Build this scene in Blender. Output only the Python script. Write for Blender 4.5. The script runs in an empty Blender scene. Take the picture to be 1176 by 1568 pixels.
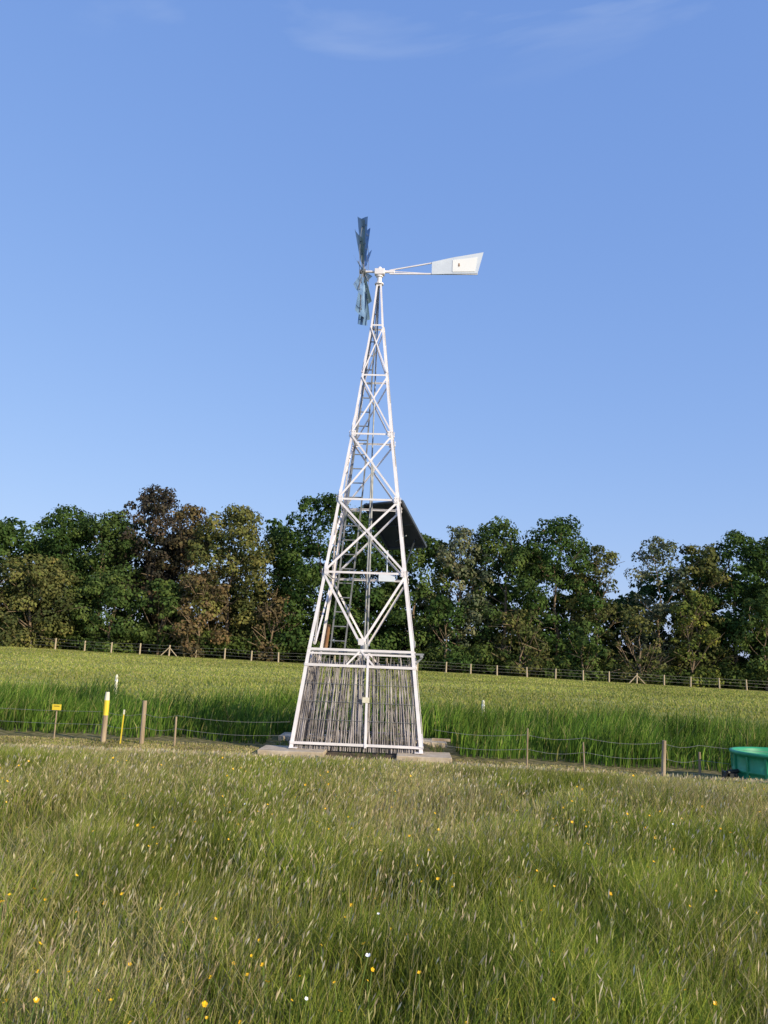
import bpy, math, random
import numpy as np
from mathutils import Vector, Matrix
random.seed(7); RNG=np.random.default_rng(7)
scene=bpy.context.scene
PI=math.pi

# ------------------------------------------------------------ helpers
_g=np.random.default_rng(99).random((256,256))
def vnoise(x,y,s,o=0.0):
    x=np.asarray(x,dtype=float)/s+31.7+o; y=np.asarray(y,dtype=float)/s+77.3+o*1.7
    xi=np.floor(x).astype(int); yi=np.floor(y).astype(int)
    fx=x-xi; fy=y-yi; fx=fx*fx*(3-2*fx); fy=fy*fy*(3-2*fy)
    a=_g[xi%256,yi%256]; b=_g[(xi+1)%256,yi%256]; c=_g[xi%256,(yi+1)%256]; d=_g[(xi+1)%256,(yi+1)%256]
    return (a*(1-fx)+b*fx)*(1-fy)+(c*(1-fx)+d*fx)*fy
def sstep(a,b,t):
    t=np.clip((np.asarray(t,dtype=float)-a)/(b-a),0,1); return t*t*(3-2*t)
DIP=.12
def gh(x,y):
    x=np.asarray(x,dtype=float); y=np.asarray(y,dtype=float)
    s=sstep(20,95,y)
    h=s*(-0.2-0.0205*np.clip(x,-65,65))
    h=h+0.05*(vnoise(x,y,2.3)-.5)*sstep(1.0,3.5,np.hypot(x+.27,y-15.3)-1.4)*(1-s)
    return h-DIP*sstep(8,13.3,y)*(1-sstep(18,26,y))
def yf(x): return 13.9-0.19*x      # line of the near fence

def np_mesh(name,V,polys,col=None,mats=(),midx=None,smooth=False):
    me=bpy.data.meshes.new(name)
    me.vertices.add(len(V)); me.vertices.foreach_set("co",np.asarray(V,dtype=np.float32).ravel())
    loops=np.concatenate([p.ravel() for p in polys]).astype(np.int32)
    tot=np.concatenate([np.full(len(p),p.shape[1]) for p in polys])
    start=np.concatenate([[0],np.cumsum(tot)[:-1]]).astype(np.int32)
    me.loops.add(len(loops)); me.loops.foreach_set("vertex_index",loops)
    me.polygons.add(len(tot)); me.polygons.foreach_set("loop_start",start)
    if midx is not None: me.polygons.foreach_set("material_index",np.asarray(midx,dtype=np.int32))
    me.polygons.foreach_set("use_smooth",np.full(len(tot),smooth))
    me.update(calc_edges=True)
    if col is not None:
        ca=me.color_attributes.new("Col",'FLOAT_COLOR','POINT')
        c4=np.ones((len(V),4),dtype=np.float32); c4[:,:3]=col
        ca.data.foreach_set("color",c4.ravel())
    for m in mats: me.materials.append(m)
    ob=bpy.data.objects.new(name,me); scene.collection.objects.link(ob)
    return ob

def new_mat(name):
    m=bpy.data.materials.new(name); m.use_nodes=True
    nt=m.node_tree; return m,nt,nt.nodes,nt.links,nt.nodes["Principled BSDF"]
def noisy(name,c1,c2,scale=8,rough=.6,metal=0.0,bump=0.0,detail=6,stretch=(1,1,1)):
    m,nt,N,L,P=new_mat(name)
    tc=N.new("ShaderNodeTexCoord"); mp=N.new("ShaderNodeMapping"); mp.inputs["Scale"].default_value=stretch
    nz=N.new("ShaderNodeTexNoise"); nz.inputs["Scale"].default_value=scale; nz.inputs["Detail"].default_value=detail
    cr=N.new("ShaderNodeValToRGB"); cr.color_ramp.elements[0].position=.35; cr.color_ramp.elements[1].position=.68
    cr.color_ramp.elements[0].color=(*c1,1); cr.color_ramp.elements[1].color=(*c2,1)
    L.new(tc.outputs["Object"],mp.inputs[0]); L.new(mp.outputs[0],nz.inputs["Vector"])
    L.new(nz.outputs["Fac"],cr.inputs[0]); L.new(cr.outputs[0],P.inputs["Base Color"])
    P.inputs["Roughness"].default_value=rough; P.inputs["Metallic"].default_value=metal
    if bump:
        b=N.new("ShaderNodeBump"); b.inputs["Strength"].default_value=bump; b.inputs["Distance"].default_value=.02
        L.new(nz.outputs["Fac"],b.inputs["Height"]); L.new(b.outputs[0],P.inputs["Normal"])
    return m
def leaf_mat(name,trans=.3):
    m,nt,N,L,P=new_mat(name); N.remove(P)
    a=N.new("ShaderNodeAttribute"); a.attribute_name="Col"
    d=N.new("ShaderNodeBsdfDiffuse"); L.new(a.outputs["Color"],d.inputs["Color"])
    t=N.new("ShaderNodeBsdfTranslucent"); L.new(a.outputs["Color"],t.inputs["Color"])
    mx=N.new("ShaderNodeMixShader"); mx.inputs[0].default_value=trans
    L.new(d.outputs[0],mx.inputs[1]); L.new(t.outputs[0],mx.inputs[2])
    L.new(mx.outputs[0],N["Material Output"].inputs["Surface"])
    return m

M_leaf=leaf_mat("foliage",.2); M_grass=leaf_mat("grass_blades",.38)
M_bark=noisy("bark",(.15,.10,.06),(.32,.24,.16),6,.9)
M_galv=noisy("galvanised_steel",(.80,.75,.77),(.93,.89,.90),5,.42,.1)
M_galvd=noisy("weathered_steel",(.20,.21,.22),(.38,.39,.41),7,.5,.3)
M_blade=noisy("rotor_sheet",(.10,.19,.34),(.22,.36,.56),4,.38,.3)
M_white=noisy("white_sheet",(.88,.89,.90),(.93,.93,.93),3,.35)
M_whitev=noisy("vane_sheet",(.62,.68,.78),(.70,.76,.85),3,.4)
M_pick=noisy("weathered_pales",(.15,.13,.125),(.52,.47,.47),9,.6,.1,0,6,(1,1,.4))
M_conc=noisy("concrete",(.40,.32,.22),(.56,.47,.36),6,.9,0,.6)
M_wood=noisy("post_wood",(.28,.20,.13),(.48,.38,.26),10,.85,0,.2,6,(1,1,.2))
M_pv=noisy("solar_back",(.018,.021,.028),(.035,.04,.05),4,.5)
M_pvf=noisy("panel_frame",(.07,.08,.09),(.11,.12,.13),4,.4,.5)
M_green=noisy("green_plastic",(.02,.26,.12),(.04,.34,.17),5,.45)
M_dark=noisy("black_plastic",(.012,.012,.014),(.03,.03,.03),5,.5)
M_yel=noisy("yellow_paint",(.75,.55,.03),(.85,.66,.06),5,.5)
M_cream=noisy("cream_plastic",(.70,.66,.50),(.80,.76,.62),5,.5)
M_wire=noisy("fence_wire",(.22,.22,.21),(.36,.35,.33),20,.5,.5)
M_rust=noisy("rusty_timber",(.30,.14,.06),(.42,.23,.10),9,.85)
M_soil=noisy("soil",(.05,.035,.02),(.12,.085,.05),9,.95,0,.8)

class MB:
    def __init__(s): s.v=[];s.f=[];s.m=[]
    def add(s,vs,fs,mat=0):
        o=len(s.v); s.v+= [tuple(v) for v in vs]
        for f in fs: s.f.append([i+o for i in f]); s.m.append(mat)
    def prism(s,p,q,prof,a,b,mat=0,prof2=None):
        n=len(prof); prof2=prof2 or prof
        vs=[p+a*x+b*y for x,y in prof]+[q+a*x+b*y for x,y in prof2]
        fs=[[i,(i+1)%n,n+(i+1)%n,n+i] for i in range(n)]+[list(range(n))[::-1],list(range(n,2*n))]
        s.add(vs,fs,mat)
    def angle(s,p,q,nrm,w=.05,t=.007,mat=0):
        p=Vector(p);q=Vector(q);d=(q-p).normalized();nrm=Vector(nrm)
        a=d.cross(nrm).normalized(); b=-(a.cross(d)).normalized()
        if b.dot(nrm)>0: b=-b
        s.prism(p,q,[(-w/2,0),(w/2,0),(w/2,t),(-w/2+t,t),(-w/2+t,w*.8),(-w/2,w*.8)],a,b,mat)
    def cyl(s,p,q,r0,r1=None,n=8,mat=0):
        p=Vector(p);q=Vector(q);r1=r0 if r1 is None else r1
        d=(q-p).normalized(); a=d.orthogonal().normalized(); b=d.cross(a)
        c=[(math.cos(2*PI*i/n),math.sin(2*PI*i/n)) for i in range(n)]
        s.prism(p,q,[(x*r0,y*r0) for x,y in c],a,b,mat,[(x*r1,y*r1) for x,y in c])
    def bar(s,p,q,w,h,up=(0,0,1),mat=0):
        p=Vector(p);q=Vector(q);d=(q-p).normalized();a=d.cross(Vector(up)).normalized();b=a.cross(d)
        s.prism(p,q,[(-w/2,-h/2),(w/2,-h/2),(w/2,h/2),(-w/2,h/2)],a,b,mat)
    def lathe(s,c,prof,n=32,mat=0):
        c=Vector(c); vs=[];fs=[]
        for r,z in prof:
            for i in range(n): vs.append(c+Vector((r*math.cos(2*PI*i/n),r*math.sin(2*PI*i/n),z)))
        for k in range(len(prof)-1):
            for i in range(n): fs.append([k*n+i,k*n+(i+1)%n,(k+1)*n+(i+1)%n,(k+1)*n+i])
        s.add(vs,fs,mat)
    def obj(s,name,mats,parent=None,bevel=0,smooth=False):
        me=bpy.data.meshes.new(name); me.from_pydata(s.v,[],s.f)
        for m in mats: me.materials.append(m)
        for p,m in zip(me.polygons,s.m): p.material_index=m; p.use_smooth=smooth
        me.update(); ob=bpy.data.objects.new(name,me); scene.collection.objects.link(ob)
        if parent: ob.parent=parent
        if bevel:
            b=ob.modifiers.new("bev",'BEVEL'); b.width=bevel; b.segments=2; b.limit_method='ANGLE'
        return ob
def empty(name,loc=(0,0,0),rz=0):
    e=bpy.data.objects.new(name,None); e.location=loc; e.rotation_euler=(0,0,rz); scene.collection.objects.link(e); return e

# ------------------------------------------------------------ camera
cam=bpy.data.cameras.new("camera"); co=bpy.data.objects.new("camera",cam); scene.collection.objects.link(co)
cam.sensor_fit='VERTICAL'; cam.sensor_height=36; cam.lens=28.7; cam.clip_start=.1; cam.clip_end=6000
co.matrix_world=Matrix.Translation((0,0,1.6))@Matrix.Rotation(math.radians(99.8),4,'X')@Matrix.Rotation(math.radians(2.2),4,'Z')
scene.camera=co

# ------------------------------------------------------------ light
SAZ=math.radians(131); SEL=math.radians(23)
sd=Vector((math.sin(SAZ)*math.cos(SEL),math.cos(SAZ)*math.cos(SEL),math.sin(SEL)))
sl=bpy.data.lights.new("sun",'SUN'); sl.energy=5.0; sl.angle=math.radians(.5); sl.color=(1,.87,.62)
so=bpy.data.objects.new("sun",sl); so.rotation_euler=(-sd).to_track_quat('-Z','Y').to_euler(); scene.collection.objects.link(so)
w=bpy.data.worlds.new("World"); scene.world=w; w.use_nodes=True
N=w.node_tree.nodes; L=w.node_tree.links; bg=N["Background"]
sky=N.new("ShaderNodeTexSky"); sky.sky_type='NISHITA'; sky.sun_disc=False; sky.sun_elevation=SEL; sky.sun_rotation=SAZ
sky.air_density=1.0; sky.dust_density=.6; sky.ozone_density=2.2
sc=N.new("ShaderNodeSeparateColor"); cc=N.new("ShaderNodeCombineColor"); L.new(sky.outputs[0],sc.inputs[0])
for i,(co_,ex) in enumerate(((1.42,.55),(1.98,.44),(3.9,.26))):
    p=N.new("ShaderNodeMath"); p.operation='POWER'; p.inputs[1].default_value=ex
    q=N.new("ShaderNodeMath"); q.operation='MULTIPLY'; q.inputs[1].default_value=co_
    L.new(sc.outputs[i],p.inputs[0]); L.new(p.outputs[0],q.inputs[0]); L.new(q.outputs[0],cc.inputs[i])
tc=N.new("ShaderNodeTexCoord"); mp=N.new("ShaderNodeMapping"); mp.inputs["Scale"].default_value=(2.2,2.2,9); mp.inputs["Rotation"].default_value=(0,.15,0)
mp.inputs["Location"].default_value=(.23,.1,.35)
nz=N.new("ShaderNodeTexNoise"); nz.inputs["Scale"].default_value=1.6; nz.inputs["Detail"].default_value=7; nz.inputs["Distortion"].default_value=.5
cr=N.new("ShaderNodeValToRGB"); cr.color_ramp.elements[0].position=.57; cr.color_ramp.elements[1].position=.85
cr.color_ramp.elements[0].color=(0,0,0,1); cr.color_ramp.elements[1].color=(.55,.55,.55,1)
sp=N.new("ShaderNodeSeparateXYZ"); mr=N.new("ShaderNodeMapRange"); mr.inputs[1].default_value=.60; mr.inputs[2].default_value=.68
ml=N.new("ShaderNodeMath"); ml.operation='MULTIPLY'
mx=N.new("ShaderNodeMixRGB"); mx.inputs[2].default_value=(5,5.6,6.4,1)
L.new(tc.outputs["Generated"],mp.inputs[0]); L.new(mp.outputs[0],nz.inputs["Vector"]); L.new(nz.outputs["Fac"],cr.inputs[0])
L.new(tc.outputs["Generated"],sp.inputs[0]); L.new(sp.outputs[2],mr.inputs[0])
L.new(cr.outputs[0],ml.inputs[0]); L.new(mr.outputs[0],ml.inputs[1]); L.new(ml.outputs[0],mx.inputs[0])
L.new(cc.outputs[0],mx.inputs[1]); L.new(mx.outputs[0],bg.inputs[0]); bg.inputs[1].default_value=.15
scene.view_settings.view_transform='Standard'; scene.view_settings.look='None'; scene.view_settings.exposure=0

# ------------------------------------------------------------ ground
def axis(dense,step,far):
    a=list(np.arange(-dense,dense+.01,step)); x=dense; s=step
    o=[]
    while x<far: s*=1.35; x+=s; o.append(x)
    return np.array([-v for v in o[::-1]]+a+o)
gx=axis(24,.5,3000)
ys=[-3000,-1200,-500,-200,-80,-30,-10,-4]+list(np.arange(-2,26,.4))+list(np.arange(26,140,3))+[150,180,240,400,800,1600,3000]
gy=np.array(ys,dtype=float)
X,Y=np.meshgrid(gx,gy); Z=gh(X,Y)
V=np.stack([X,Y,Z],-1).reshape(-1,3); nx=len(gx); ny=len(gy)
i,j=np.meshgrid(np.arange(nx-1),np.arange(ny-1)); b=(j*nx+i).ravel()
F=np.stack([b,b+1,b+nx+1,b+nx],1)
m,nt,N,L,P=new_mat("field_ground")
tc=N.new("ShaderNodeTexCoord"); sp=N.new("ShaderNodeSeparateXYZ"); L.new(tc.outputs["Object"],sp.inputs[0])
def ramp(els,src):
    c=N.new("ShaderNodeValToRGB")
    while len(c.color_ramp.elements)<len(els): c.color_ramp.elements.new(.5)
    for e,(p,cc) in zip(c.color_ramp.elements,els): e.position=p; e.color=(*cc,1)
    L.new(src,c.inputs[0]); return c
mp=N.new("ShaderNodeMapping"); mp.inputs["Scale"].default_value=(.06,.16,1); L.new(tc.outputs["Object"],mp.inputs[0])
n1=N.new("ShaderNodeTexNoise"); n1.inputs["Scale"].default_value=1; n1.inputs["Detail"].default_value=9; n1.inputs["Roughness"].default_value=.65; L.new(mp.outputs[0],n1.inputs["Vector"])
far=ramp([(.32,(.17,.20,.045)),(.5,(.28,.29,.08)),(.68,(.37,.35,.13))],n1.outputs["Fac"])
n2=N.new("ShaderNodeTexNoise"); n2.inputs["Scale"].default_value=9; n2.inputs["Detail"].default_value=8; L.new(tc.outputs["Object"],n2.inputs["Vector"])
near=ramp([(.35,(.08,.08,.025)),(.55,(.18,.15,.065)),(.7,(.32,.25,.14))],n2.outputs["Fac"])
mr=N.new("ShaderNodeMapRange"); mr.inputs[1].default_value=15; mr.inputs[2].default_value=26; L.new(sp.outputs[1],mr.inputs[0])
mx=N.new("ShaderNodeMixRGB"); L.new(mr.outputs[0],mx.inputs[0]); L.new(near.outputs[0],mx.inputs[1]); L.new(far.outputs[0],mx.inputs[2])
L.new(mx.outputs[0],P.inputs["Base Color"]); P.inputs["Roughness"].default_value=1; P.inputs["Specular IOR Level"].default_value=.1
bp=N.new("ShaderNodeBump"); bp.inputs["Strength"].default_value=.8; bp.inputs["Distance"].default_value=.08
n3=N.new("ShaderNodeTexNoise"); n3.inputs["Scale"].default_value=5; n3.inputs["Detail"].default_value=8; L.new(tc.outputs["Object"],n3.inputs["Vector"]); L.new(n3.outputs["Fac"],bp.inputs["Height"]); L.new(bp.outputs[0],P.inputs["Normal"])
np_mesh("ground",V,[F],mats=[m],smooth=True)

# ------------------------------------------------------------ grass
def blades(x,y,h,wd,lean,lang,col,z0=None):
    n=len(x); z=gh(x,y) if z0 is None else z0
    fa=RNG.uniform(0,PI,n); wx=np.cos(fa)*wd/2; wy=np.sin(fa)*wd/2
    lx=np.cos(lang)*lean; ly=np.sin(lang)*lean
    V=np.zeros((n,5,3))
    V[:,0]=np.stack([x-wx,y-wy,z-.02],1); V[:,1]=np.stack([x+wx,y+wy,z-.02],1)
    mxx=x+lx*.32; myy=y+ly*.32; mz=z+h*.58
    V[:,2]=np.stack([mxx-wx*.8,myy-wy*.8,mz],1); V[:,3]=np.stack([mxx+wx*.8,myy+wy*.8,mz],1)
    V[:,4]=np.stack([x+lx,y+ly,z+h],1)
    o=np.arange(n)[:,None]*5
    return V.reshape(-1,3),o+np.array([[0,1,3,2]]),o+np.array([[2,3,4]]),np.repeat(col,5,axis=0)
def colmix(n,cols,probs,jit=.25):
    idx=RNG.choice(len(cols),n,p=probs); c=np.array(cols)[idx]
    return c*(1+RNG.uniform(-jit,jit,(n,1)))*(1+RNG.uniform(-.06,.06,(n,3)))
def tower_clear(x,y,r): return (np.abs(x+.27)>r)|(np.abs(y-15.3)>r)
def hcap(x,y):      # sward gets steadily shorter toward the grazed strip by the fence
    return np.maximum((1.6-1.74*y/np.minimum(yf(x),13.9)-gh(x,y))*.80,0)+.028

n=430000
d=2.0+(15.2-2.0)*RNG.random(n)**.85
x=RNG.uniform(-1,1,n)*(.52*d+1.8); y=d
k=(y<yf(x)+.6)&tower_clear(x,y,1.62)&(np.hypot(x-5.95,y-12.5)>.75); x=x[k];y=y[k];n=len(x)
pn=vnoise(x,y,1.1)*.45+vnoise(x,y,.38,5)*.55
pn=np.clip((pn-.5)*1.4+.5,0,1)
keep=RNG.random(n)<.38+pn*.95; x=x[keep];y=y[keep];pn=pn[keep];n=len(x)
edge=1-sstep(.0,1.8,yf(x)-y)
h=np.minimum((.10+.30*pn),hcap(x,y))*RNG.uniform(.5,1.25,n)
wd=(.0040+.00055*y)*RNG.uniform(.6,1.35,n)
lean=h*RNG.uniform(.1,.8,n); la=RNG.normal(.2,1.8,n)
pt=np.clip(.08+.040*(y-3.2)+.30*edge+1.0*(vnoise(x,y,1.6,9)-.5),.05,.85)
G=colmix(n,[(.225,.285,.042),(.30,.34,.055),(.135,.20,.030),(.38,.39,.09)],[.35,.3,.18,.17])
T=colmix(n,[(.50,.42,.19),(.44,.39,.15),(.58,.48,.29)],[.4,.35,.25])
tn=(RNG.random(n)<pt)[:,None]; C=np.where(tn,T,G)*(.64+.6*vnoise(x,y,.8,21))[:,None]
V,q,t,c=blades(x,y,h,wd,lean,la,C)
np_mesh("meadow_grass",V,[q,t],c,[M_grass])

# flowering grass stalks with seed heads
n=34000
d=2.2+(12.0-2.2)*RNG.random(n)**.8; x=RNG.uniform(-1,1,n)*(.52*d+1.8); y=d
k=(RNG.random(n)<-.1+1.2*vnoise(x,y,1.5,3)); x=x[k];y=y[k];n=len(x)
h=np.minimum(RNG.uniform(.22,.48,n),hcap(x,y)*1.15); lean=h*RNG.uniform(.05,.5,n); la=RNG.normal(.1,1.1,n)
C=colmix(n,[(.44,.38,.16),(.36,.37,.10),(.52,.44,.25)],[.4,.35,.25])
V,q,t,c=blades(x,y,h,.0015+.00025*y,lean,la,C)
z=gh(x,y)+h; tx=x+np.cos(la)*lean; ty=y+np.sin(la)*lean
dirv=np.stack([np.cos(la)*lean*1.3,np.sin(la)*lean*1.3,h*.75],1); dirv/=np.linalg.norm(dirv,axis=1)[:,None]
Ln=RNG.uniform(.015,.048,n)[:,None]; fa=RNG.uniform(0,PI,n); ww=(.0016+.00042*y)*RNG.uniform(.6,1.5,n)
wv=np.stack([np.cos(fa)*ww,np.sin(fa)*ww,np.zeros(n)],1); tip=np.stack([tx,ty,z],1)
H=np.stack([tip-dirv*.012,tip+dirv*Ln*.45+wv,tip+dirv*Ln,tip+dirv*Ln*.45-wv],1).reshape(-1,3)
HC=np.repeat(colmix(n,[(.58,.49,.30),(.50,.40,.24),(.44,.42,.17),(.66,.58,.42)],[.3,.25,.28,.17]),4,axis=0)
o=len(V); hq=o+np.arange(n)[:,None]*4+np.array([[0,1,2,3]])
np_mesh("flowering_grass",np.concatenate([V,H]),[q,t,hq],np.concatenate([c,HC]),[M_grass])

# reeds behind the fence
n=78000
x=RNG.uniform(-15,15,n); y=RNG.uniform(13,23,n)
far_e=19.6+2.2*vnoise(x,y,3,2)+.8*vnoise(x,y,.8,2)-.07*x
k=(y>yf(x)+.75+.8*vnoise(x,y,.8,4))&(y<far_e)&tower_clear(x,y,1.75); x=x[k];y=y[k];n=len(x)
pn=vnoise(x,y,1.3,6)*.5+vnoise(x,y,.35,16)*.5
pn=np.clip((pn-.5)*1.4+.5,0,1)
front=sstep(0,1.3,y-yf(x)-.75)
h=(.12+.70*pn)*RNG.uniform(.55,1.3,n)*(.6+.4*front)+(RNG.random(n)<.03)*.2
C=colmix(n,[(.12,.215,.032),(.18,.275,.045),(.075,.145,.026),(.36,.35,.12)],[.38,.30,.22,.10])*(.5+.9*vnoise(x,y,.6,31))[:,None]
V,q,t,c=blades(x,y,h,RNG.uniform(.012,.028,n),h*RNG.uniform(.05,.6,n),RNG.normal(.1,1.3,n),C)
np_mesh("reed_bed",V,[q,t],c,[M_grass])

# short pasture grass beyond the reeds
n=120000
y=18+RNG.random(n)**1.6*76; x=RNG.uniform(-1,1,n)*(.55*y+4)
pn=vnoise(x,y,4,8)*.5+vnoise(x,y*2,1.2,3)*.5
h=(.02+.10*pn)*RNG.uniform(.6,1.3,n)*(1+.006*y)
C=colmix(n,[(.29,.33,.07),(.37,.38,.10),(.44,.41,.16),(.24,.28,.06)],[.33,.3,.24,.13],.12)*(.75+.5*vnoise(x,y,5,41))[:,None]
V,q,t,c=blades(x,y,h,.012+.0011*y,h*RNG.uniform(.1,.8,n),RNG.uniform(0,2*PI,n),C)
np_mesh("pasture_grass",V,[q,t],c,[M_grass])

# buttercups
def buttercups(name,n,wht=False):
    V=[];F=[];MI=[]
    cnt=0
    while cnt<n:
        yy=2.6+7.5*random.random()**1.5; xx=random.uniform(-1,1)*(.52*yy+.6)
        if float(vnoise(xx,yy,1.1,12))<.5 and random.random()<.7: continue
        hh=random.uniform(.24,.38); z=float(gh(xx,yy)); r=random.uniform(.0045,.0095)*(1+.05*yy)
        top=Vector((xx+random.uniform(-.05,.09),yy+random.uniform(-.05,.05),z+hh)); p0=Vector((xx,yy,z))
        o=len(V); s=.0012+.0001*yy
        V+= [p0+Vector((-s,0,0)),p0+Vector((s,0,0)),top+Vector((s,0,0)),top+Vector((-s,0,0))]; F.append([o,o+1,o+2,o+3]); MI.append(1)
        nrm=Vector((random.uniform(-.9,.9),random.uniform(-1.2,.6),1)).normalized(); a=nrm.orthogonal().normalized(); b=nrm.cross(a)
        for k in range(5):
            t0=2*PI*k/5+random.uniform(-.1,.1); o=len(V)
            def P_(t,rr,zz): return top+(a*math.cos(t)+b*math.sin(t))*rr+nrm*zz
            V+=[P_(t0,0,0),P_(t0-.62,r*.8,r*.35),P_(t0-.3,r*1.08,r*.6),P_(t0+.3,r*1.08,r*.6),P_(t0+.62,r*.8,r*.35)]
            F.append([o,o+1,o+2,o+3,o+4]); MI.append(0)
        cnt+=1
    me=bpy.data.meshes.new(name); me.from_pydata([tuple(v) for v in V],[],F)
    me.materials.append(M_pet if not wht else M_white); me.materials.append(M_stem)
    me.polygons.foreach_set("material_index",MI); me.update()
    scene.collection.objects.link(bpy.data.objects.new(name,me))
M_pet=noisy("buttercup_petal",(.80,.44,.004),(.86,.54,.008),20,.35); M_stem=noisy("stem",(.12,.2,.04),(.18,.26,.05),20,.6)
buttercups("buttercup_flowers",340); buttercups("daisy_flowers",8,True)

# ------------------------------------------------------------ trees
def leafcards(P,Nr,size,col,asp=1.0):
    n=len(P); Nr=Nr/np.linalg.norm(Nr,axis=1)[:,None]
    r=RNG.normal(size=(n,3)); T=np.cross(Nr,r); T/=np.linalg.norm(T,axis=1)[:,None]+1e-9; B=np.cross(Nr,T)
    s=size[:,None]
    V=np.stack([P-T*s*.5,P-B*s*.36*asp,P+T*s*.5,P+B*s*.36*asp],1).reshape(-1,3)
    return V,np.arange(n)[:,None]*4+np.array([[0,1,2,3]]),np.repeat(col,4,axis=0)
def lobe_leaves(lobes,per_m2,size,base,var=.25):
    Ps=[];Ns=[];Cs=[]
    for (cx,cy,cz,r,cv) in lobes:
        n=max(20,int(per_m2*12.6*r*r))
        d=RNG.normal(size=(n,3)); d/=np.linalg.norm(d,axis=1)[:,None]
        k=(d[:,2]>-.65)&(d[:,1]<.75); d=d[k]; n=len(d)
        rad=r*(.6+.5*RNG.random(n)**.8)*(1+.28*np.sin(d[:,0]*7+cx*3)*np.sin(d[:,1]*6+cy)*np.cos(d[:,2]*6+cz))
        P=np.array([cx,cy,cz])+d*rad[:,None]*np.array([1,1,.82])
        Ps.append(P); Ns.append(d*1.2+RNG.normal(size=(n,3))*.42+np.array([0,0,.2]))
        hue=np.array([1+.3*(cv-1),1,1-.2*(cv-1)])
        Cs.append(np.array(base)*hue*cv*(1+RNG.uniform(-var,var,(n,1)))*(1+RNG.uniform(-.08,.08,(n,3))))
    P=np.concatenate(Ps);Nn=np.concatenate(Ns);C=np.concatenate(Cs)
    return leafcards(P,Nn,RNG.uniform(.55,1.4,len(P))*size,C)
def tree(name,x,y,h,r,col,dens=1.0,low=.12,kind='round',seed=0,size=.38,twig=0):
    rg=random.Random(seed+1000); z0=float(gh(x,y))-.1
    mb=MB(); pts=[Vector((x,y,z0))]; topz=z0+h*.70
    for k in range(1,6):
        pts.append(Vector((x+rg.uniform(-.4,.4)*k*.35,y+rg.uniform(-.3,.3)*k*.3,z0+(topz-z0)*k/5)))
    R0=.014*h+.05
    for k in range(5): mb.cyl(pts[k],pts[k+1],R0*(1-.18*k),R0*(1-.18*(k+1)),8)
    lobes=[]; nl=int(100*(h/20)*(r/4.5)**.5*min(1,dens+.05))
    for k in range(nl):
        t=low+(1-low)*rg.random()**.88
        if kind=='round': pr=(1-max(0,(t-.50)/.53)**2.4)**.5*(.78+.22*min(1,t/.3)) if t<1.03 else 0
        elif kind=='tall': pr=(1-max(0,(t-.38)/.64)**1.9)**.6*(.75+.25*min(1,t/.3))
        else: pr=.35+.75*math.sin(PI*min(1,max(0,t-.1)))**.8 if t<.93 else .45
        rr=r*pr*(.25+.72*math.sqrt(rg.random())); a=rg.uniform(0,2*PI)
        lr=r*rg.uniform(.16,.36)*(1.15-.42*t)
        cz=z0+h*t-lr*.8
        lobes.append((x+rr*math.cos(a),y+rr*math.sin(a),max(cz,z0+lr*.5),lr,rg.uniform(.55,1.45)))
    lobes.append((x+rg.uniform(-.6,.6),y,z0+h-r*.24,r*.26,1.0)); lobes.append((x+rg.uniform(-1.4,1.4),y,z0+h-r*.55,r*.42,.9)); lobes.append((x+rg.uniform(-1.,1.),y,z0+h-r*.9,r*.5,.9))
    for lb in rg.sample(lobes,min(len(lobes),20)):
        tz=min(max(lb[2]-z0-rg.uniform(1.5,4),h*.08),h*.66); f=tz/(h*.70)*5; k=min(4,int(f)); p=pts[k].lerp(pts[k+1],f-k)
        q=Vector(lb[:3]); mid=p.lerp(q,.5)+Vector((0,0,-.35)); br=R0*(1-.17*f)*.42
        mb.cyl(p,mid,br,br*.7,5); mb.cyl(mid,q,br*.7,br*.25,5)
        if twig:
            for _ in range(twig*2):
                q2=q+Vector((rg.gauss(0,.9),rg.gauss(0,.8)-.9,rg.gauss(.1,.8)))*lb[3]*1.05
                if q2.z>z0+h*.9: continue
                mb.cyl(mid.lerp(q,rg.random()),q2,.06,.025,4)
    V,q,c=lobe_leaves(lobes,9.2*dens,size,col)
    bv=np.array([tuple(v) for v in mb.v]); nb=len(bv)
    bq=np.array([f for f in mb.f if len(f)==4])
    VV=np.concatenate([bv,V]); CC=np.concatenate([np.tile([[.1,.08,.06]],(nb,1)),c])
    return np_mesh(name,VV,[bq,q+nb],CC,[M_bark,M_leaf],np.concatenate([np.zeros(len(bq)),np.ones(len(q))]))
DG=(.056,.098,.028); MG=(.080,.122,.036); OL=(.122,.132,.046); BR=(.145,.112,.056); GY=(.140,.158,.090); PN=(.066,.058,.044); YG=(.15,.175,.042)
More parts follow.
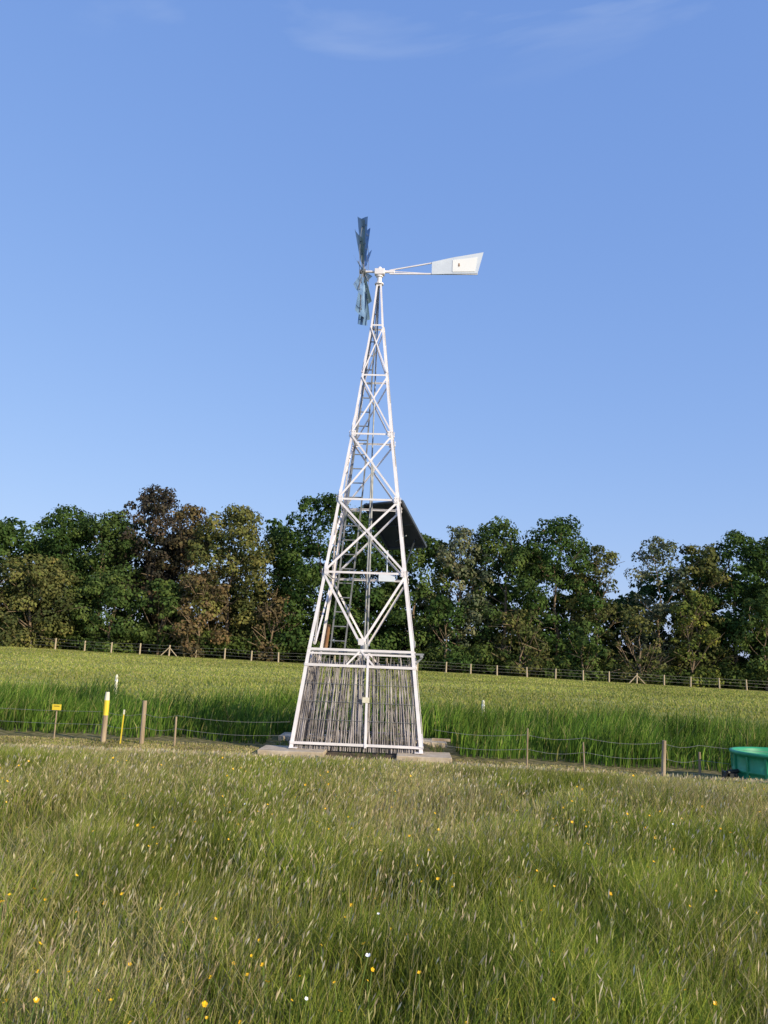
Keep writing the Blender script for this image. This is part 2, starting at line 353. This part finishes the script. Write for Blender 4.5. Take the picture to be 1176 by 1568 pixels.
TR=[
("oak_tree",-49.5,106,16.4,5.4,DG,1,.05,'round',0),
("oak_tree",-42,107,19.0,5.6,DG,1,.05,'round',0),
("ash_tree",-36.2,106,18.4,5.0,MG,1,.05,'round',0),
("pine_tree",-30.8,109,22.4,5.0,PN,1,.25,'pine',1),
("ash_tree",-25.6,108,20.2,4.4,BR,.9,.1,'round',1),
("lime_tree",-19.4,105,19.8,5.6,OL,1,.04,'round',0),
("ash_tree",-13.8,108,17.4,4.2,MG,1,.05,'tall',0),
("oak_tree",-8.0,106,22.2,6.0,DG,1.05,.06,'round',0),
("oak_tree",-1.6,107,21.4,5.4,DG,1,.08,'round',0),
("ash_tree",4.6,106,17.6,4.6,MG,1,.08,'round',0),
("ash_tree",10.2,106,18.9,4.6,GY,.9,.1,'round',1),
("oak_tree",16,107,20.9,5.2,MG,1,.08,'round',1),
("ash_tree",22.8,106,21.0,5.2,DG,.95,.12,'round',2),
("ash_tree",28.0,106,17.6,3.8,OL,.85,.1,'round',2),
("willow_tree",36.4,107,19.2,4.5,GY,.75,.1,'round',1),
("ash_tree",41.2,106,18.4,4.0,OL,.9,.1,'round',2),
("oak_tree",46.2,107,20.9,5.2,DG,1,.06,'round',0),
("oak_tree",52,106,20.4,5.2,MG,.95,.06,'round',0),
("oak_tree",-57,106,17.0,5.4,MG,.9,.06,'round',0),
("oak_tree",-65,107,18.0,5.4,DG,.9,.06,'round',0),
("oak_tree",60,107,19.5,5.4,DG,.9,.06,'round',0),
("willow_tree",-42.5,100.5,11.6,5.6,OL,1,.02,'round',1),
("willow_tree",-33.0,101.5,10.2,4.4,MG,1,.02,'round',0),
("hawthorn_tree",-49,101,8.2,3.6,BR,1,.02,'round',1),
("hawthorn_tree",-22.0,101,11,3.8,BR,.9,.02,'round',2),
("hawthorn_tree",-27.0,101.5,9.5,3.2,MG,1,.02,'round',0),
("hawthorn_tree",-13.0,101.5,8.5,3.2,BR,.8,.02,'round',2),
("hawthorn_tree",8,101.5,9.5,3.4,DG,1,.02,'round',0),
("hawthorn_tree",17.5,101.5,8.5,3.4,OL,.85,.02,'round',2),
("hawthorn_tree",25.0,101.5,7.5,3.2,MG,.9,.02,'round',0),
("hawthorn_tree",32,101,9.6,3.2,OL,.8,.02,'round',2),
("hawthorn_tree",38.5,101.5,12,3.0,YG,.9,.04,'tall',1),
("hawthorn_tree",47.5,101.5,12.2,3.8,MG,.9,.02,'round',1),
]
for k,(nm,x,y,h,r,c,dn,lo,kd,tw) in enumerate(TR): tree(nm,x,y,h,r,c,dn,lo,kd,k*17+3,.38,tw)
# background woodland mass and understorey
lob=[]
rg=random.Random(5)
for i in range(950):
    x=rg.uniform(-95,95); y=rg.uniform(113,121); hmax=18.0+1.2*math.sin(x*.3)+1.0*math.sin(x*.71+1)
    g=math.exp(-((x-34.8)/2.8)**2); hmax=hmax*(1-.38*g)
    z=rg.uniform(.5,hmax) if i%3 else rg.uniform(0,6); r=rg.uniform(1.4,2.4); lob.append((x,y,float(gh(x,y))+z-r*.6,r,rg.uniform(.5,1.1)))
V,q,c=lobe_leaves(lob,4.4,.72,DG); np_mesh("background_woodland",V,[q],c,[M_leaf])
lob=[]
for _ in range(380):
    x=rg.uniform(-75,75); y=rg.uniform(100,104.5); r=rg.uniform(.7,1.5); z=rg.uniform(.2,1)*(1.2+2.6*float(vnoise(x,0,7,3)))
    b=rg.random(); cv=rg.uniform(.6,1.25); lob.append((x,y,float(gh(x,y))+z,r,cv))
V,q,c=lobe_leaves(lob,9,.36,(.07,.10,.028)); np_mesh("hedgerow",V,[q],c,[M_leaf])

# ------------------------------------------------------------ far fence
mb=MB(); xs=np.arange(-80,80,3.25); prev=None; rg=random.Random(3)
for k,x in enumerate(xs):
    x=x+rg.uniform(-.25,.25); y=97.6+.4*math.sin(x*.05); z=float(gh(x,y)); hh=rg.uniform(1.15,1.3)
    top=Vector((x+rg.uniform(-.04,.04),y,z+hh)); mb.cyl((x,y,z-.1),top,.10,.09,7)
    if prev is not None:
        for t in (.35,.65,.93): mb.cyl(prev[0].lerp(prev[1],t),Vector((x,y,z)).lerp(top,t),.010,.010,4,1)
    if k in (17,34):
        for s in (-1,1): mb.cyl((x+s*.95,y-.1,float(gh(x,y))),(x,y-.05,z+1.0),.06,.055,6)
    prev=(Vector((x,y,z)),top)
M_woodf=noisy("pale_post_wood",(.38,.30,.20),(.54,.44,.31),10,.85)
mb.obj("field_fence",[M_woodf,M_wire])

# ------------------------------------------------------------ near fence
mb=MB()
def seg(pts):
    P=[]
    for (x,h,r) in pts:
        y=yf(x); z=float(gh(x,y)); b=Vector((x,y,z-.1)); t=Vector((x+random.uniform(-.03,.03),y+random.uniform(-.03,.03),z+h)); 
        if r>0: mb.cyl(b,t,r,r*.92,9); 
        P.append((x,y,z))
    for a,b in zip(P[:-1],P[1:]):
        for hh in (.30,.52):
            prev=None
            for k in range(7):
                t=k/6; p=Vector(a).lerp(Vector(b),t)+Vector((0,0,hh-.05*math.sin(PI*t)))
                if prev is not None: mb.cyl(prev,p,.0035,.0035,4,1)
                prev=p
seg([(-12,.75,.04),(-8.6,.75,.04),(-4.78,.84,0),(-4.05,.74,.040),(-3.45,.5,.018),(-1.45,.4,0)])
seg([(.95,.4,0),(2.42,.62,.014),(3.3,.45,.012),(4.45,.56,.034),(4.98,.42,.020),(6.9,.55,.04),(10,.55,.04)])
zz=float(gh(1,14)); mb.bar((.95,14.1,zz+.33),(1.25,14.05,zz+.33),.05,.04)
mb.obj("stock_fence",[M_wood,M_wire])
def gz(x,y): return float(gh(x,y))
e=empty("marker_post",(-4.76,14.80,gz(-4.76,14.8))); mb=MB()
mb.cyl((0,0,-.1),(0,0,.46),.046,.044,10,0); mb.cyl((0,0,.46),(0,0,.72),.046,.046,10,1); mb.cyl((0,0,.72),(0,0,.86),.044,.034,10,2)
mb.obj("post",[M_wood,M_yel,M_cream],e)
e=empty("marker_stake",(-4.40,14.6,gz(-4.4,14.6))); mb=MB(); mb.bar((0,0,-.05),(.02,0,.50),.018,.018,(0,1,0),0); mb.bar((.02,0,.50),(.022,0,.58),.024,.022,(0,1,0),1); mb.obj("stake",[M_yel,M_cream],e)
e=empty("warning_sign",(-5.70,15.0,gz(-5.7,15))); mb=MB()
mb.cyl((0,0,-.1),(0,0,.60),.012,.012,8,0); mb.bar((-.08,-.02,.56),(.08,-.02,.56),.008,.10,(0,0,1),1); mb.bar((-.05,-.026,.58),(.05,-.026,.58),.004,.010,(0,0,1),2); mb.obj("sign_plate",[M_wood,M_yel,M_dark],e)
for (x,y,h) in ((-7.5,24,.72),(2.8,22,.56)):
    e=empty("marker_post",(x,y,gz(x,y))); mb=MB(); mb.cyl((0,0,-.1),(0,0,h*.9),.040,.040,10,0); mb.cyl((0,0,h*.9),(0,0,h),.042,.02,10,0); mb.cyl((0,0,h*.72),(0,0,h*.82),.043,.043,10,1); mb.obj("post",[M_cream,M_white],e)

# ------------------------------------------------------------ water trough
e=empty("water_trough",(5.95,12.5,gz(5.95,12.5))); mb=MB()
mb.lathe((0,0,0),[(.57,-.02),(.58,.06),(.61,.075),(.61,.11),(.59,.125),(.60,.20),(.615,.21),(.615,.235),(.60,.245),(.605,.40),(.61,.44),(.635,.45),(.65,.475),(.64,.50),(.60,.505),(.575,.48),(.56,.10),(.02,.08)],40,0)
mb.obj("tub",[M_green],e,smooth=True)
mb=MB(); 
for k in range(14):
    a=2*PI*k/14; c,s=math.cos(a),math.sin(a); mb.bar((c*.60,s*.60,.11),(c*.622,s*.622,.44),.03,.02,(c,s,0),0)
mb.obj("ribs",[M_green],e)
mb=MB(); mb.cyl((-.62,-.1,.22),(-.80,-.15,.20),.03,.03,10); mb.cyl((-.80,-.15,.20),(-.88,-.1,-.02),.03,.03,10); mb.bar((-.72,-.2,.10),(-.72,.1,.10),.12,.18); mb.obj("inlet_pipe",[M_dark],e)

# ------------------------------------------------------------ windmill
WM=empty("windmill",(-.27,15.3,.0),math.radians(-2.5))
ZL=[0,1.63,3.0,4.37,5.66,6.87,7.94,8.86]; HW=[1.125,.93,.735,.56,.39,.25,.125,.05]
def hw(z):
    if z<0: return 1.125-z*.12
    return float(np.interp(z,ZL,HW))
ZB=-.03
mb=MB()
for sx in (-1,1):
    for sy in (-1,1):
        for z0,z1 in zip([ZB]+ZL[1:-1],ZL[1:]):
            p=Vector((sx*hw(z0),sy*hw(z0),z0)); q=Vector((sx*hw(z1),sy*hw(z1),z1)); t=.008
            def pr(wv): return [(0,0),(wv,0),(wv,t),(t,t),(t,wv),(0,wv)]
            wa=.064-.0034*z0; wb=.064-.0034*z1
            mb.prism(p,q,pr(wa),Vector((-sx,0,0)),Vector((0,-sy,0)),0,pr(wb))
        mb.bar((sx*hw(0)-.0,sy*hw(0),ZB+.01),(sx*hw(0)-sx*.14,sy*hw(0),ZB+.01),.15,.012)
for fi in range(4):
    R=Matrix.Rotation(fi*PI/2,3,'Z'); nrm=R@Vector((0,-1,0))
    def P(u,z,off=0.0): return R@Vector((u*hw(z),-hw(z)-off,z))
    for z in ZL[1:-1]: mb.angle(P(-1,z,.001),P(1,z,.001),nrm,.044-.002*z,.007)
    mb.angle(P(-1,1.56,.001),P(1,1.56,.001),nrm,.03,.006)
    mb.angle(P(-.97,2.95,.010),P(0,1.72,.010),nrm,.040); mb.angle(P(.97,2.95,.019),P(0,1.72,.019),nrm,.040)
    a=R@Vector((1,0,0)); c=P(0,1.78,.028); mb.bar(c-a*.05,c+a*.05,.008,.11)
    mb.angle(P(0,1.63,.010),P(-.24,1.38,.010),nrm,.03); mb.angle(P(0,1.63,.018),P(.24,1.38,.018),nrm,.03)
    for z0,z1,ww in ((3.0,4.37,.038),(4.37,5.66,.034),(5.66,6.87,.028),(6.87,7.94,.022)):
        mb.angle(P(-.95,z0+.05,.010),P(.95,z1-.04,.010),nrm,ww); mb.angle(P(.95,z0+.05,.019),P(-.95,z1-.04,.019),nrm,ww)
    for z in (3.0,4.37,5.66):
        for s in (-1,1):
            c=P(s,z,.03)+a*(-s*.05); mb.bar(c-a*.04,c+a*.04,.007,.11)
            for dx in (-.02,.02):
                for dz in (-.03,.03):
                    b0=c+a*dx+Vector((0,0,dz)); mb.cyl(b0,b0+nrm*.014,.006,.006,6,0)
tf=mb.obj("tower_frame",[M_galv,M_galvd],WM)
mb=MB(); mb.cyl((0,0,8.80),(0,0,9.02),.05,.045,12); mb.cyl((0,0,8.84),(0,0,8.87),.09,.09,14); mb.cyl((0,0,9.0),(0,0,9.03),.07,.07,14)
mb.bar((-.10,0,9.11),(.10,0,9.11),.12,.12); mb.cyl((-.10,0,9.12),(-.36,0,9.12),.025,.025,10); mb.bar((.10,0,9.12),(.30,0,9.12),.04,.05); mb.cyl((0,0,9.17),(0,0,9.22),.05,.03,10)
head=empty("head",(0,0,0),math.radians(-2)); head.parent=WM
mb.obj("gearbox",[M_galv],head,bevel=.008)
mb=MB(); RC=Vector((-.33,0,9.12)); R_=1.05; ax=Vector((-1,0,0)); NB=12
mb.cyl(RC+Vector((.05,0,0)),RC+Vector((-.07,0,0)),.06,.045,14,0)
for k in range(NB):
    a=2*PI*(k+.5)/NB; rd=Vector((0,math.cos(a),math.sin(a))); td=Vector((0,-math.sin(a),math.cos(a)))
    vs=[];nr=4;nc=5
    for i in range(nr):
        t=i/(nr-1); r=R_*(.24+.76*t); ch=.10+.19*t; ph=math.radians(44-8*t)
        cd=td*math.cos(ph)-ax*math.sin(ph); nd=td*math.sin(ph)+ax*math.cos(ph)
        for j in range(nc):
            s=j/(nc-1)-.5; vs.append(RC+rd*r+cd*ch*s+nd*(.25*ch*(.25-s*s)))
    fs=[[i*nc+j,i*nc+j+1,(i+1)*nc+j+1,(i+1)*nc+j] for i in range(nr-1) for j in range(nc-1)]
    mb.add(vs,fs,1)
    mb.bar(RC+rd*.05,RC+rd*R_*.95,.018,.01,ax,0)
for rr in (.52,.86):
    for k in range(36):
        a0=2*PI*k/36;a1=2*PI*(k+1)/36
        mb.bar(RC+Vector((.02,math.cos(a0)*rr*R_,math.sin(a0)*rr*R_)),RC+Vector((.02,math.cos(a1)*rr*R_,math.sin(a1)*rr*R_)),.025,.006,(1,0,0),0)
ro=mb.obj("rotor",[M_galvd,M_blade],head)
mb=MB()
mb.bar((.2,0,9.15),(1.10,0,9.32),.022,.022,(0,0,1),0); mb.bar((.2,0,9.08),(1.95,0,9.075),.022,.028,(0,0,1),0); mb.bar((.2,.02,9.14),(1.06,.02,9.09),.012,.012,(0,0,1),0)
def sheet(pts,y0,y1,mat): 
    vs=[(x,y0,z) for x,z in pts]+[(x,y1,z) for x,z in pts]; n=len(pts)
    mb.add(vs,[list(range(n)),list(range(n,2*n))[::-1]]+[[i,(i+1)%n,n+(i+1)%n,n+i][::-1] for i in range(n)],mat)
sheet([(1.04,9.06),(1.46,9.07),(1.46,9.42),(1.04,9.32)],-.018,-.022,1)
sheet([(1.463,9.07),(1.95,9.08),(2.06,9.53),(1.463,9.42)],-.018,-.022,1)
sheet([(1.45,9.11),(1.90,9.115),(1.94,9.42),(1.45,9.36)],-.026,-.030,2)
mb.bar((1.58,-.034,9.22),(1.58,-.034,9.29),.004,.02,(1,0,0),3); mb.bar((1.56,-.034,9.25),(1.60,-.034,9.25),.004,.010,(0,0,1),3)
mb.obj("tail_vane",[M_galv,M_whitev,M_white,M_rust],head)
mb=MB(); mb.cyl((0,0,1.5),(0,0,8.9),.014,.014,8); mb.cyl((0,0,-.1),(0,0,1.7),.03,.03,12); mb.cyl((0,0,1.6),(0,0,1.75),.07,.07,12)
mb.cyl((.05,.1,1.6),(.02,.03,5.2),.02,.02,8)
mb.obj("pump_rod",[M_galvd],WM)
mb=MB()
def lp(s,z): h=hw(z); return Vector((-h*.62+s*min(.14,h*.3),h-.05,z))
for s in (-1,1):
    for z0,z1 in zip(ZL[1:-1],ZL[2:]): mb.bar(lp(s,z0),lp(s,z1),.03,.03,(0,1,0))
z=1.8
while z<8.6: mb.cyl(lp(-1,z),lp(1,z),.012,.012,6); z+=.28
mb.obj("ladder",[M_galvd],WM)
TRp=Vector((.60,.46,4.55)); TLp=Vector((-.18,1.02,4.55)); dn=Vector((.50,.62,-.80))
nn=(TLp-TRp).cross(dn).normalized()
if nn.y<0: nn=-nn
mb=MB()
vs=[TLp,TRp,TRp+dn,TLp+dn]; vs2=[v+nn*.03 for v in vs]
mb.add(vs+vs2,[[0,1,2,3],[7,6,5,4],[0,4,5,1],[1,5,6,2],[2,6,7,3],[3,7,4,0]],0)
off=nn*-.006
for a,b in ((0,1),(1,2),(2,3),(3,0)): mb.bar(vs[a]+off,vs[b]+off,.04,.045,nn,1)
mid=lambda t:(TLp.lerp(TRp,t)+off)
mb.bar(mid(.5),mid(.5)+dn,.02,.02,nn,1); mb.bar(TLp+dn*.5+off*2,TRp+dn*.5+off*2,.02,.02,nn,1)
for t in (.3,.8):
    p=TLp.lerp(TRp,t)+dn*.85; mb.bar(p,Vector((hw(3.3),hw(3.3),3.3 if t>.5 else 3.9)),.022,.022,(0,0,1),1)
mb.obj("solar_panel",[M_pv,M_pvf,M_galv],WM)
mb=MB(); mb.bar((.18,.72,3.06),(.50,.74,3.06),.1,.16); mb.cyl((.34,.74,3.1),(.34,.74,3.6),.015); mb.obj("controller_box",[M_whitev],WM,bevel=.01)
mb=MB()
for k in range(5): 
    yy=-.6+k*.3; mb.bar((-.93,yy,1.60),(1.10,yy,1.60),.10,.03)
mb.bar((1.06,-.75,1.565),(1.06,.75,1.565),.05,.035); mb.bar((.93,-.7,1.4),(1.08,-.7,1.56),.03,.03,(0,1,0))
mb.obj("platform",[M_galvd],WM)
mb=MB(); mb.bar((-.78,.55,1.62),(-.73,.52,2.1),.07,.07,(0,1,0)); mb.obj("timber_post",[M_rust],WM)
mb=MB(); mr_=MB()
for fi in range(4):
    R=Matrix.Rotation(fi*PI/2,3,'Z'); nrm=R@Vector((0,-1,0))
    def P(u,z,off=0.0): return R@Vector((u*hw(z),-hw(z)-off,z))
    mr_.angle(P(-1,.06,.012),P(1,.06,.012),nrm,.042); mr_.angle(P(-1,1.36,.012),P(1,1.36,.012),nrm,.045)
    mr_.bar(P(.14,.02,.018),P(.14,1.54,.018),.040,.010,nrm)
    for z in (.45,.75,1.05): mr_.cyl(P(-.98,z,-.01),P(.98,z,-.01),.004,.004,5,1)
    n=66
    for k in range(n):
        u=-.95+1.9*k/(n-1)+random.uniform(-.014,.014); du=random.gauss(0,.045); zt=random.uniform(1.30,1.6)
        p=P(u,-.05,-.022-random.uniform(0,.02)); q=P(max(-.97,min(.97,u+du)),zt,-.022-random.uniform(0,.02)); r=random.uniform(.005,.0125)
        mid=p.lerp(q,.5)+Vector((random.uniform(-.02,.02),random.uniform(-.01,.01),0)); mb.cyl(p,mid,r,r*.9,5); mb.cyl(mid,q,r*.9,r*.75,5)
    for k in range(30):
        u=random.uniform(-.9,.9); mb.cyl(P(u,-.05,-.05),P(max(-.95,min(.95,u+random.uniform(-.4,.4))),random.uniform(.9,1.5),-.05),.006,.004,4)
mb.obj("paling_enclosure",[M_pick],WM); mr_.obj("enclosure_rails",[M_galv,M_wire],WM)
mb=MB(); c=Vector((.13,-hw(.85)-.040,.80)); mb.bar(c+Vector((-.06,0,0)),c+Vector((.06,0,0)),.006,.09); mb.obj("small_sign",[M_cream],WM)
mb=MB()
for sx,sy,wx in ((-1,-1,1.12),(1,-1,.92),(-1,1,1.1),(1,1,1.0)):
    x0=sx*1.60; x1=sx*(1.60-wx); y0=sy*1.50; y1=sy*.75
    xa,xb=min(x0,x1),max(x0,x1); ya,yb=min(y0,y1),max(y0,y1); pts=[]
    for z in (-.25,ZB):
        for (u,v) in ((xa,ya),((xa+xb)/2,ya),(xb,ya),(xb,yb),((xa+xb)/2,yb),(xa,yb)): pts.append((u+random.uniform(-.03,.03),v+random.uniform(-.03,.03),z+(random.uniform(-.012,.0) if z>-.1 else 0)))
    mb.add(pts,[[5,4,3,2,1,0],[6,7,8,9,10,11]]+[[i,(i+1)%6,6+(i+1)%6,6+i] for i in range(6)],0)
mb.obj("concrete_foundation",[M_conc],WM,bevel=.012)
gxx=np.linspace(-1.45,1.45,30); Xs,Ys=np.meshgrid(gxx,gxx); Zs=.05*vnoise(Xs*5,Ys*5,1.1)-.10-.09*sstep(1.15,1.45,np.maximum(abs(Xs),abs(Ys)))
V=np.stack([Xs,Ys,Zs],-1).reshape(-1,3); i,j=np.meshgrid(np.arange(29),np.arange(29)); b=(j*30+i).ravel()
so_=np_mesh("soil",V,[np.stack([b,b+1,b+31,b+30],1)],mats=[M_soil],smooth=True); so_.parent=WM
n=1500; x=-.27+RNG.uniform(-1.5,1.5,n); y=15.3+RNG.uniform(-1.62,1.5,n)
k=(np.abs(x+.2)<.42)|(np.abs(y-15.3)<.7)|(RNG.random(n)<.06); x=x[k];y=y[k];n=len(x)
C=colmix(n,[(.09,.15,.03),(.14,.2,.04),(.28,.24,.12)],[.45,.3,.25])
V,q,t,c=blades(x,y,RNG.uniform(.05,.14,n),RNG.uniform(.008,.016,n),RNG.uniform(.02,.1,n),RNG.uniform(0,6.28,n),C)
np_mesh("weeds",V,[q,t],c,[M_grass])
print("done")
